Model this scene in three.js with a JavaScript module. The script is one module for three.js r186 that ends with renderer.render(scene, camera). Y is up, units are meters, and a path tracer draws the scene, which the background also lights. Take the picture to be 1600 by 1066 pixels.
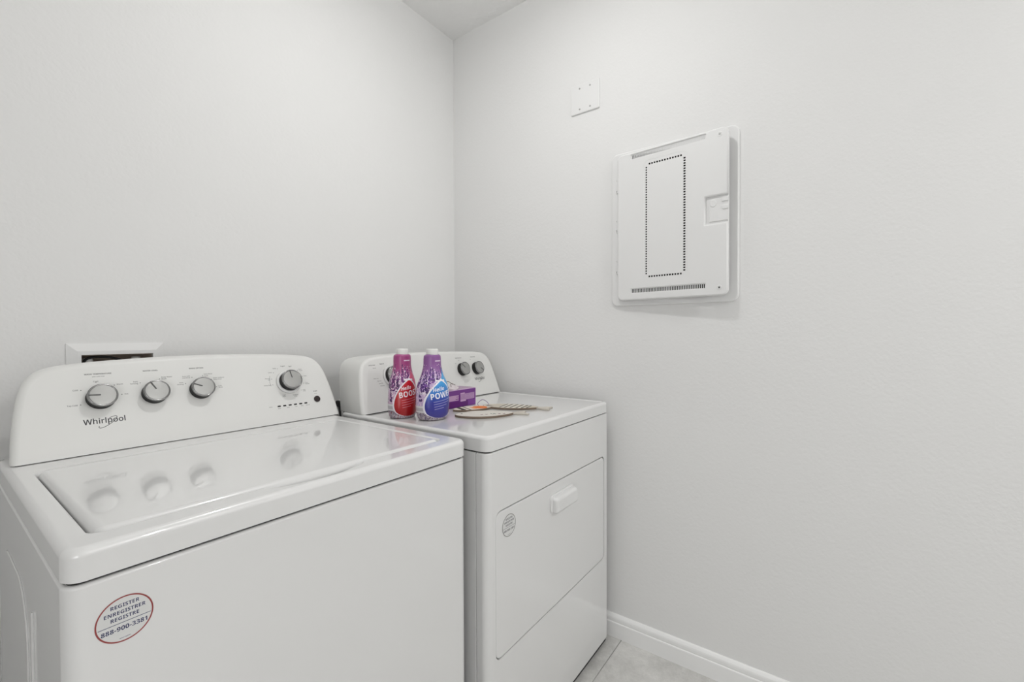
import * as THREE from 'three';
import { mergeGeometries } from 'three/addons/utils/BufferGeometryUtils.js';
import { RectAreaLightUniformsLib } from 'three/addons/lights/RectAreaLightUniformsLib.js';
import { Brush, Evaluator, SUBTRACTION } from 'three-bvh-csg';

// ---------------------------------------------------------------- camera, lights, exposure
RectAreaLightUniformsLib.init();
const scene = new THREE.Scene();
scene.background = new THREE.Color(0x0b0b0b);
const camera = new THREE.PerspectiveCamera(2 * Math.atan(533 / 686.58) * 180 / Math.PI, 1600 / 1066, 0.05, 30);
const YAW = 0.6321, PITCH = -0.0144, ROLL = -0.0032;
camera.position.set(0, 1.19, 0);
camera.lookAt(Math.cos(YAW) * Math.cos(PITCH), 1.19 + Math.sin(PITCH), -Math.sin(YAW) * Math.cos(PITCH));
camera.rotateZ(ROLL);
scene.add(camera);
const renderer = new THREE.WebGLRenderer({ antialias: true });
renderer.toneMapping = THREE.LinearToneMapping;
renderer.toneMappingExposure = 0.97;
renderer.shadowMap.enabled = true;
renderer.shadowMap.type = THREE.PCFSoftShadowMap;
// the two ceiling lights that the double shadows under the knobs point back to: [x, z, light of the flat face, light of the drum side]
const CEILING_LIGHTS = [[0.83, -0.69, 275, 0.36], [0.88, 1.6, 880, 0.2]];
// frosted daylit window to the left of the camera: [x, z, turn, width, height, intensity]
const WINDOWS = [[-1.3, 0.6, Math.PI / 2, 1.2, 1.4, 3.6]];
const LIGHT_COLOR = new THREE.Color(1.0, 0.994, 0.982), DAY_COLOR = new THREE.Color(1.0, 1.0, 1.0);
// the room: right wall, back wall, ceiling height, top of both machines
const XW = 1.628, ZB = -1.553, HC = 2.67, DECK = 0.932;
const XL = -1.3, ZF = 2.0;

// ---------------------------------------------------------------- helpers
let seed = 20240611;
const rnd = () => { seed = (seed * 1664525 + 1013904223) >>> 0; return seed / 4294967296; };
const used = {};
function numbered(n) { const k = used[n] = (used[n] ?? -1) + 1; return k ? n + '_' + String(k).padStart(3, '0') : n; }
const lin = (r, g, b) => new THREE.Color().setRGB(r, g, b);

// a contour is a list of [x, y, nx, ny]; outer ones run counter-clockwise, holes clockwise
function withNormals(pts) {
  const n = pts.length;
  return pts.map((p, i) => {
    if (p.length > 2) return p;
    const a = pts[(i + n - 1) % n], b = pts[(i + 1) % n];
    let dx = b[0] - a[0], dy = b[1] - a[1]; const l = Math.hypot(dx, dy) || 1;
    return [p[0], p[1], dy / l, -dx / l];
  });
}
function rr(x0, y0, x1, y1, r, seg = 6) {
  const rs = Array.isArray(r) ? r : [r, r, r, r]; // bottom-right, top-right, top-left, bottom-left
  const out = [];
  [[x1, y0, -1, 1, -90], [x1, y1, -1, -1, 0], [x0, y1, 1, -1, 90], [x0, y0, 1, 1, 180]].forEach(([cx, cy, sx, sy, a0], k) => {
    const q = Math.max(rs[k], 1e-5), m = rs[k] > 1e-4 ? seg : 1;
    for (let i = 0; i <= m; i++) {
      const a = (a0 + 90 * i / m) * Math.PI / 180;
      out.push([cx + sx * q + q * Math.cos(a), cy + sy * q + q * Math.sin(a), Math.cos(a), Math.sin(a)]);
    }
  });
  return out;
}
function ell(cx, cy, rx, ry, n = 32) {
  const out = [];
  for (let i = 0; i < n; i++) {
    const a = i / n * 2 * Math.PI; let nx = Math.cos(a) / rx, ny = Math.sin(a) / ry; const l = Math.hypot(nx, ny);
    out.push([cx + rx * Math.cos(a), cy + ry * Math.sin(a), nx / l, ny / l]);
  }
  return out;
}
const hole = (c) => c.slice().reverse().map(([x, y, nx, ny]) => [x, y, -nx, -ny]);
const rect = (x0, y0, x1, y1) => [[x0, y0], [x1, y0], [x1, y1], [x0, y1]].map((p, i) => [p[0], p[1], [-0.707, 0.707, 0.707, -0.707][i], [-0.707, -0.707, 0.707, 0.707][i]]);
// levels: { o: inset, z, a: slope of the surface normal towards +z in degrees }, from back to front
function edge(depth, b, m = 6, back = 0.0005) {
  const L = [{ o: back, z: 0, a: -45 }, { o: 0, z: back, a: 0 }];
  for (let i = 0; i <= m; i++) { const t = i / m * Math.PI / 2; L.push({ o: b * (1 - Math.cos(t)), z: depth - b + b * Math.sin(t), a: i / m * 90 }); }
  return L;
}
function solid(contours, levels, scales) {
  const pos = [], nor = [], uv = [], idx = [];
  const cs = contours.map(withNormals);
  const at = (p, o, k) => [p[0] - p[2] * o * k, p[1] - p[3] * o * k];
  cs.forEach((c, ci) => {
    const k = scales?.[ci] ?? 1, n = c.length, start = pos.length / 3;
    levels.forEach((L) => {
      const ca = Math.cos(L.a * Math.PI / 180), sa = Math.sin(L.a * Math.PI / 180);
      for (const p of c) { const q = at(p, L.o, k); pos.push(q[0], q[1], L.z); nor.push(p[2] * ca, p[3] * ca, sa); uv.push(q[0] + L.z, q[1] + L.z); }
    });
    for (let l = 0; l + 1 < levels.length; l++) for (let i = 0; i < n; i++) {
      const a = start + l * n + i, b = start + l * n + (i + 1) % n, d = a + n, e = b + n;
      idx.push(a, b, e, a, e, d);
    }
  });
  for (const [L, s] of [[levels[0], -1], [levels[levels.length - 1], 1]]) {
    const rings = cs.map((c, ci) => c.map((p) => { const q = at(p, L.o, scales?.[ci] ?? 1); return new THREE.Vector2(q[0], q[1]); }));
    const start = pos.length / 3, flat = rings.flat();
    for (const q of flat) { pos.push(q.x, q.y, L.z); nor.push(0, 0, s); uv.push(q.x, q.y); }
    for (const [a, b, c] of THREE.ShapeUtils.triangulateShape(rings[0], rings.slice(1))) {
      const A = flat[a], B = flat[b], Cc = flat[c], w = (B.x - A.x) * (Cc.y - A.y) - (B.y - A.y) * (Cc.x - A.x);
      (w > 0) === (s > 0) ? idx.push(start + a, start + b, start + c) : idx.push(start + a, start + c, start + b);
    }
  }
  const g = new THREE.BufferGeometry();
  g.setAttribute('position', new THREE.Float32BufferAttribute(pos, 3));
  g.setAttribute('normal', new THREE.Float32BufferAttribute(nor, 3));
  g.setAttribute('uv', new THREE.Float32BufferAttribute(uv, 2));
  g.setIndex(idx);
  return g;
}
const standing = (g) => g.rotateX(-Math.PI / 2);            // plan (x, -z) solids grow upwards
const tube = (pts, r, n = 24, closed = false, sides = 8) => new THREE.TubeGeometry(new THREE.CatmullRomCurve3(pts.map((p) => new THREE.Vector3(...p)), closed), n, r, sides, closed);
function merge(list) {
  return mergeGeometries(list.map((g) => { const q = g.index ? g.toNonIndexed() : g; for (const k of Object.keys(q.attributes)) if (!['position', 'normal', 'uv'].includes(k)) q.deleteAttribute(k); return q; }));
}
const ev = new Evaluator(); ev.useGroups = false;
function cut(g, ...cutters) {
  let a = new Brush(g); a.updateMatrixWorld();
  for (const c of cutters) { const b = new Brush(c); b.updateMatrixWorld(); a = ev.evaluate(a, b, SUBTRACTION); a.updateMatrixWorld(); }
  return a.geometry;
}
function mesh(name, g, m, parent = scene, label) {
  const o = new THREE.Mesh(g, m); o.name = parent === scene ? numbered(name) : name; o.castShadow = o.receiveShadow = true;
  if (parent !== scene) { const same = parent.children.filter((c) => c.name.replace(/_\d{3}$/, '') === name).length; if (same) o.name = name + '_' + String(same).padStart(3, '0'); }
  if (label) o.userData.label = label;
  parent.add(o); return o;
}
function thing(name, label, category, [x, y, z] = [0, 0, 0], turn = 0, group) {
  const o = new THREE.Group(); o.name = numbered(name); o.position.set(x, y, z); o.rotation.y = turn;
  o.userData = { label, category }; if (group) o.userData.group = group; scene.add(o); return o;
}
function struct(name, g, m) { const o = mesh(name, g, m); o.userData.kind = 'structure'; return o; }

// ---------------------------------------------------------------- textures and materials
function noiseTexture(size, cells, fn, color = false) {         // tiling value noise in octaves
  const grids = cells.map((c) => { const a = new Float32Array(c * c); for (let i = 0; i < a.length; i++) a[i] = rnd(); return a; });
  const d = new Uint8Array(size * size * 4), sm = (t) => t * t * (3 - 2 * t);
  for (let y = 0; y < size; y++) for (let x = 0; x < size; x++) {
    const v = cells.map((c, k) => {
      const fx = x / size * c, fy = y / size * c, ix = Math.floor(fx), iy = Math.floor(fy), tx = sm(fx - ix), ty = sm(fy - iy), g = grids[k];
      const q = (a, b) => g[(b % c) * c + (a % c)];
      return (q(ix, iy) * (1 - tx) + q(ix + 1, iy) * tx) * (1 - ty) + (q(ix, iy + 1) * (1 - tx) + q(ix + 1, iy + 1) * tx) * ty;
    });
    const r = fn(v, x, y), o = (y * size + x) * 4;
    d[o] = r[0]; d[o + 1] = r[1]; d[o + 2] = r[2]; d[o + 3] = 255;
  }
  const t = new THREE.DataTexture(d, size, size); t.wrapS = t.wrapT = THREE.RepeatWrapping; t.magFilter = THREE.LinearFilter; t.minFilter = THREE.LinearMipmapLinearFilter; t.generateMipmaps = true;
  if (color) t.colorSpace = THREE.SRGBColorSpace; t.needsUpdate = true; return t;
}
const peel = noiseTexture(512, [64, 128, 256], ([a, b, c]) => { const h = Math.round(255 * Math.min(1, Math.max(0, 0.25 + 0.75 * (a * 0.5 + b * 0.35 + c * 0.15 - 0.25)))); return [h, h, h]; });
peel.repeat.set(1 / 0.5, 1 / 0.5);
const knock = noiseTexture(512, [20, 40, 110], ([a, b, c]) => { const v = a * 0.5 + b * 0.4 + c * 0.1, h = Math.round(255 * Math.min(1, Math.max(0, (v - 0.42) * 4))); return [h, h, h]; });
knock.repeat.set(1 / 0.8, 1 / 0.8);
const stone = noiseTexture(1024, [4, 11, 37, 120, 400], ([a, b, c, d, e]) => { const v = 203 + 62 * (a * 0.35 + b * 0.3 + c * 0.2 + d * 0.15 - 0.5) + 10 * (e - 0.5); return [v + 1, v, v - 3]; }, true);
stone.repeat.set(1 / 0.9, 1 / 0.9);

const M = {
  wall: new THREE.MeshStandardMaterial({ color: lin(0.82, 0.819, 0.812), roughness: 0.75, bumpMap: peel, bumpScale: 0.0005 }),
  ceiling: new THREE.MeshStandardMaterial({ color: lin(0.93, 0.929, 0.92), roughness: 0.9, bumpMap: knock, bumpScale: 0.0012 }),
  trim: new THREE.MeshStandardMaterial({ color: lin(0.92, 0.92, 0.915), roughness: 0.35 }),
  grout: new THREE.MeshStandardMaterial({ color: lin(0.42, 0.415, 0.405), roughness: 0.95 }),
  enamel: new THREE.MeshPhysicalMaterial({ color: lin(0.79, 0.79, 0.785), roughness: 0.32, clearcoat: 1, clearcoatRoughness: 0.06 }),
  deck: new THREE.MeshPhysicalMaterial({ color: lin(0.79, 0.79, 0.785), roughness: 0.3, clearcoat: 1, clearcoatRoughness: 0.04 }),
  plastic: new THREE.MeshStandardMaterial({ color: lin(0.79, 0.79, 0.785), roughness: 0.38 }),
  cover: new THREE.MeshStandardMaterial({ color: lin(0.82, 0.82, 0.815), roughness: 0.5 }),
  silver: new THREE.MeshStandardMaterial({ color: lin(0.43, 0.43, 0.42), roughness: 0.42, metalness: 0.7 }),
  chrome: new THREE.MeshStandardMaterial({ color: lin(0.3, 0.3, 0.3), roughness: 0.2, metalness: 1 }),
  black: new THREE.MeshStandardMaterial({ color: lin(0.008, 0.008, 0.008), roughness: 0.6 }),
  dark: new THREE.MeshStandardMaterial({ color: lin(0.03, 0.03, 0.03), roughness: 0.8 }),
  pointer: new THREE.MeshStandardMaterial({ color: lin(0.1, 0.1, 0.1), roughness: 0.6 }),
  button: new THREE.MeshStandardMaterial({ color: lin(0.018, 0.008, 0.008), roughness: 0.35 }),
  cavity: new THREE.MeshStandardMaterial({ color: lin(0.03, 0.028, 0.026), roughness: 0.9 }),
  box_in: new THREE.MeshStandardMaterial({ color: lin(0.52, 0.45, 0.39), roughness: 0.85 }),
  brass: new THREE.MeshStandardMaterial({ color: lin(0.62, 0.5, 0.42), roughness: 0.4, metalness: 0.6 }),
  cap: new THREE.MeshStandardMaterial({ color: lin(0.82, 0.82, 0.8), roughness: 0.35 }),
  paper: new THREE.MeshStandardMaterial({ color: lin(0.72, 0.66, 0.68), roughness: 0.8 }),
  twine: new THREE.MeshStandardMaterial({ color: lin(0.22, 0.18, 0.17), roughness: 0.95 }),
  mauve: new THREE.MeshStandardMaterial({ color: lin(0.32, 0.26, 0.4), roughness: 0.9 }),
  wood: new THREE.MeshStandardMaterial({ color: lin(0.2, 0.15, 0.11), roughness: 0.85 }),
  opal: new THREE.MeshStandardMaterial({ color: lin(0.9, 0.9, 0.88), roughness: 0.4, emissive: LIGHT_COLOR, emissiveIntensity: 1.2 }),
  frosted: new THREE.MeshStandardMaterial({ color: lin(0.8, 0.8, 0.8), roughness: 0.5, emissive: DAY_COLOR, emissiveIntensity: 1.0 }),
  white_metal: new THREE.MeshStandardMaterial({ color: lin(0.8, 0.8, 0.8), roughness: 0.4 }),
};
function canvasTexture(w, h, draw) {
  const c = document.createElement('canvas'); c.width = w; c.height = h; const x = c.getContext('2d'); draw(x, w, h);
  const t = new THREE.CanvasTexture(c); t.colorSpace = THREE.SRGBColorSpace; t.anisotropy = 8; return t;
}
// uv 0..1 over a box of the geometry's own x and y
function fitUV(g, x0, y0, x1, y1, X = (x) => x, Y = (x, y) => y) {
  const p = g.attributes.position, u = g.attributes.uv;
  for (let i = 0; i < p.count; i++) u.setXY(i, (X(p.getX(i), p.getY(i), p.getZ(i)) - x0) / (x1 - x0), (Y(p.getX(i), p.getY(i), p.getZ(i)) - y0) / (y1 - y0));
  return g;
}

// ---------------------------------------------------------------- the room
const T = 0.12;
{
  // floor slab with square stone-look tiles
  const floor = struct('floor', standing(solid([rect(XL - T, -ZF - T, XW + T, -ZB + T)], [{ o: 0, z: -0.15, a: 0 }, { o: 0, z: -0.003, a: 0 }])), M.grout);
  const S = 0.61, G = 0.0016;
  const tones = [0.97, 1.0, 1.03].map((k) => new THREE.MeshStandardMaterial({ map: stone, color: lin(k, k, k), roughness: 0.42 }));
  for (let i = 0; i < 5; i++) for (let j = 0; j < 5; j++) {
    const x1 = Math.min(XW, 1.9 - i * S), x0 = Math.max(XL, 1.9 - i * S - S), za = -0.66 + (j - 1) * S, zb = Math.min(ZF, za + S);
    if (x1 - x0 < 0.02) continue;
    const g = solid([rr(x0 + G, -zb + G, x1 - G, -Math.max(za, ZB) - G, 0.002, 2)], edge(0.012, 0.0012, 2));
    g.translate(0, 0, -0.012); standing(g);
    const u = g.attributes.uv, du = rnd() * 3, dv = rnd() * 3, f = rnd() > 0.5 ? 1 : -1;
    for (let k = 0; k < u.count; k++) u.setXY(k, f * u.getX(k) + du, u.getY(k) + dv);
    mesh('floor_tile', g, tones[(i * 2 + j) % 3], floor);
  }
  struct('ceiling', standing(solid([rect(XL - T, -ZF - T, XW + T, -ZB + T)], [{ o: 0, z: HC, a: 0 }, { o: 0, z: HC + T, a: 0 }])), M.ceiling);
  const plain = [{ o: 0, z: -T, a: 0 }, { o: 0, z: 0, a: 0 }];
  // back wall with the opening of the washer outlet box
  const back = solid([rect(XL - T, 0, XW, HC), hole(rect(0.25, 1.0, 0.404, 1.1425))], plain); back.translate(0, 0, ZB);
  struct('wall_back', back, M.wall);
  // right wall with the opening of the wiring enclosure (local x runs along +z)
  const right = solid([rect(ZB - T, 0, ZF + T, HC), hole(rect(-0.665, 1.335, -0.29, 1.85))], plain); right.rotateY(-Math.PI / 2); right.translate(XW, 0, 0);
  struct('wall_right', right, M.wall);
  const left = solid([rect(ZB - T, 0, ZF + T, HC)], plain); left.translate(0, 0, T); left.rotateY(-Math.PI / 2); left.translate(XL, 0, 0);
  struct('wall_left', left, M.wall);
  const front = solid([rect(XL, 0, XW, HC)], plain); front.translate(0, 0, ZF + T);
  struct('wall_front', front, M.wall);
  // baseboards
  const prof = () => { const s = new THREE.Shape(); s.moveTo(0, 0); [[0.015, 0], [0.015, 0.056], [0.0143, 0.0585], [0.0118, 0.0605], [0.0118, 0.0625], [0.0128, 0.064], [0.0128, 0.074], [0.0118, 0.079], [0.0085, 0.0835], [0.0065, 0.0862], [0.004, 0.088], [0, 0.088]].forEach((p) => s.lineTo(...p)); return new THREE.ExtrudeGeometry(s, { depth: 1, bevelEnabled: false, steps: 1 }); };
  const bb = (name, len, x, z, turn) => { const g = prof(); g.scale(1, 1, len); g.rotateY(turn); g.translate(x, 0, z); struct(name, g, M.trim); };
  bb('baseboard_right', ZF - ZB, XW, ZF, Math.PI);
  bb('baseboard_back', XW - XL - 0.04, XW - 0.016, ZB, -Math.PI / 2);
  bb('baseboard_front', XW - XL - 0.04, XL + 0.02, ZF, Math.PI / 2);
}
// ceiling lights: white pan and a small opal drum, with the light of its flat face just below it and the light of its side inside it
CEILING_LIGHTS.forEach(([x, z, power, glow], i) => {
  const t = thing('ceiling_light', i ? 'small round opal ceiling light nearer the front of the room' : 'small round opal ceiling light above the front edge of the washer and dryer', 'ceiling light', [x, HC, z]);
  mesh('pan', new THREE.LatheGeometry([[0.001, 0], [0.07, 0], [0.07, -0.006], [0.064, -0.013], [0.056, -0.014], [0.001, -0.014]].map((p) => new THREE.Vector2(p[0], p[1])).reverse(), 56), M.white_metal, t);
  mesh('opal_drum', new THREE.LatheGeometry([[0.001, -0.075], [0.042, -0.075], [0.049, -0.072], [0.052, -0.066], [0.052, -0.0145], [0.001, -0.0145]].map((p) => new THREE.Vector2(p[0], p[1])), 56), M.opal, t).castShadow = false;
  const f = new THREE.RectAreaLight(LIGHT_COLOR, power, 0.075, 0.075); f.position.set(0, -0.0775, 0); f.rotation.x = -Math.PI / 2; t.add(f);
  const l = new THREE.PointLight(LIGHT_COLOR, glow); l.position.set(0, -0.045, 0); l.castShadow = true; l.shadow.radius = 1.4; l.shadow.mapSize.set(2048, 2048); l.shadow.bias = -0.0005; t.add(l);
});
// the frosted daylit window behind the camera gives the broad soft light on the right wall and on the fronts of the machines
WINDOWS.forEach(([x, z, turn, w, h, power], i) => {
  const t = new THREE.Group(); t.name = 'window_' + (i + 1); t.position.set(x, 1.45, z); t.rotation.y = turn; t.userData.kind = 'structure'; scene.add(t);
  mesh('window_frame', solid([rr(-w / 2 - 0.06, -h / 2 - 0.06, w / 2 + 0.06, h / 2 + 0.06, 0.002, 2), hole(rect(-w / 2, -h / 2, w / 2, h / 2))], edge(0.022, 0.004, 3), [1, 0.5]), M.trim, t);
  mesh('pane', solid([rect(-w / 2, -h / 2, w / 2, h / 2)], [{ o: 0, z: 0.001, a: 0 }, { o: 0, z: 0.006, a: 0 }]), M.frosted, t).castShadow = false;
  mesh('window_sill', solid([rr(-w / 2 - 0.09, -h / 2 - 0.085, w / 2 + 0.09, -h / 2 - 0.06, 0.004, 3)], edge(0.06, 0.004, 3)), M.trim, t);
  const l = new THREE.RectAreaLight(DAY_COLOR, power, w, h); l.position.set(0, 0, 0.0075); l.rotation.y = Math.PI; t.add(l);
});

// ---------------------------------------------------------------- knobs, shared by both machines
function knob(parent, [x, y, z], lean, r, h, angle, ring) {
  const k = mesh('knob', new THREE.CylinderGeometry(r * 0.94, r * 0.98, h - 0.004, 48).rotateX(Math.PI / 2).translate(0, 0, (h - 0.004) / 2), M.black, parent);
  k.position.set(x, y, z); k.rotation.x = -lean;
  const rim = new THREE.LatheGeometry([[r * 0.9, h - 0.0055], [r * 0.985, h - 0.0055], [r, h - 0.004], [r * 0.985, h - 0.0012], [r * 0.93, h], [r * 0.86, h - 0.0004], [r * 0.85, h - 0.002]].map((p) => new THREE.Vector2(...p)), 64).rotateX(Math.PI / 2);
  mesh('knob_rim', rim, M.chrome, k);
  const cap = new THREE.LatheGeometry([[0, h - 0.004], [r * 0.87, h - 0.004], [r * 0.87, h - 0.0012], [r * 0.84, h - 0.0006], [r * 0.5, h - 0.0003], [1e-5, h - 0.0002]].map((p) => new THREE.Vector2(...p)), 64).rotateX(Math.PI / 2);
  mesh('knob_cap', cap, M.silver, k);
  const p = solid([rr(-0.0014, r * 0.14, 0.0014, r * 0.9, 0.0012, 4)], edge(0.0014, 0.0004, 2)); p.translate(0, 0, h - 0.0008); p.rotateZ(angle);
  mesh('pointer', p, M.pointer, k);
  if (ring) mesh('knob_skirt', new THREE.LatheGeometry([[r * 0.9, 0.0], [ring, 0.0], [ring, 0.004], [ring - 0.0015, 0.0062], [r * 1.05, 0.0075], [r * 0.97, 0.0065]].map((q) => new THREE.Vector2(...q)), 64).rotateX(Math.PI / 2), M.plastic, k);
  return k;
}
const INK = '#565655';
function dialText(x, px, cx, cy, words, r, size, weight = '') {
  x.font = weight + ' ' + size + 'px sans-serif'; x.fillStyle = INK;
  for (const [deg, lines, align] of words) {
    const a = deg * Math.PI / 180, tx = cx + Math.sin(a) * r, ty = cy - Math.cos(a) * r;
    x.textAlign = align; x.textBaseline = 'middle';
    lines.split('|').forEach((s, i, all) => x.fillText(s, tx + (align === 'left' ? 8 : align === 'right' ? -8 : 0), ty + (i - (all.length - 1) / 2) * size * 1.1));
    x.beginPath(); x.arc(cx + Math.sin(a) * (r - 5), cy - Math.cos(a) * (r - 5), 2.6, 0, 7); x.fill();
  }
}
function logo(x, left, base, width, col = '#1e1e22') {
  x.save(); x.fillStyle = x.strokeStyle = col; x.textAlign = 'left'; x.textBaseline = 'alphabetic';
  x.font = '100px sans-serif'; const w = x.measureText('Whirlpool').width, s = width / w;
  x.translate(left, base); x.scale(s, s); x.lineWidth = 2.2; x.strokeText('Whirlpool', 0, 0); x.fillText('Whirlpool', 0, 0);
  const pw = x.measureText('Whirl').width;
  x.lineWidth = 6; x.translate(pw + 8, -8); x.rotate(-0.62);
  x.beginPath(); x.ellipse(0, 0, 118, 36, 0, Math.PI * 0.1, Math.PI * 1.16); x.stroke();
  x.beginPath(); x.ellipse(0, 0, 118, 36, 0, Math.PI * 1.62, Math.PI * 2.1); x.stroke();
  x.restore();
}
// console: outline (x, s along the slope) pulled straight back, its print on the front
function consoleGeometry(outline, lean, depth, bevel, taper) {
  const L = edge(depth, bevel, 8); L.splice(0, 2, { o: taper, z: 0, a: -8 }, { o: 0.0005, z: depth - bevel - 0.004, a: -4 });
  const g = solid([outline], L);
  g.translate(0, 0, -depth);
  g.applyMatrix4(new THREE.Matrix4().set(1, 0, 0, 0, 0, Math.cos(lean), 0, 0, 0, -Math.sin(lean), 1, 0, 0, 0, 0, 1));
  return g;
}
function smoothOutline(half, top) { // half: [half width, s]; top: points of the crest from right to left
  const right = new THREE.CatmullRomCurve3(half.map((p) => new THREE.Vector3(p[0], p[1], 0)), false, 'centripetal').getPoints(90);
  const pts = [[-half[0][0] + 0.0005, 0.0014], [half[0][0] - 0.0005, 0.0014]];
  for (const p of right) pts.push([p.x, p.y]);
  for (const p of right.slice(0, -1).reverse()) pts.push([-p.x, p.y]);
  const all = withNormals(pts); all[0] = [...all[0].slice(0, 2), -1, 0]; all[1] = [...all[1].slice(0, 2), 1, 0];
  return all;
}
function sticker(parent, [x, y, z], r, ring, ink, px = 512) {
  const t = canvasTexture(px, px, (c, w) => {
    c.fillStyle = '#dcdcdb'; c.fillRect(0, 0, w, w);
    c.strokeStyle = ring; c.lineWidth = w * 0.028; c.beginPath(); c.arc(w / 2, w / 2, w * 0.475, 0, 7); c.stroke();
    c.fillStyle = ink; c.textAlign = 'center'; c.textBaseline = 'middle';
    const line = (s, yy, size, width) => { c.font = 'bold ' + Math.round(w * size) + 'px sans-serif'; c.fillText(s, w / 2, w * yy, w * width); };
    line('REGISTER', 0.2, 0.108, 0.56); line('ENREGISTRER', 0.335, 0.108, 0.8); line('REGISTRE', 0.465, 0.108, 0.56);
    line('888-900-3381', 0.69, 0.128, 0.88); line('www.register', 0.9, 0.03, 0.26);
    c.fillRect(w * 0.06, w * 0.565, w * 0.88, w * 0.012);
  });
  const g = new THREE.CylinderGeometry(r, r, 0.0004, 48).rotateX(Math.PI / 2).translate(0, 0, 0.0002);
  fitUV(g, -r, -r, r, r);
  const o = mesh('sticker', g, new THREE.MeshStandardMaterial({ map: t, roughness: 0.3 }), parent, 'round registration sticker with a phone number');
  o.position.set(x, y, z); return o;
}

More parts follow.
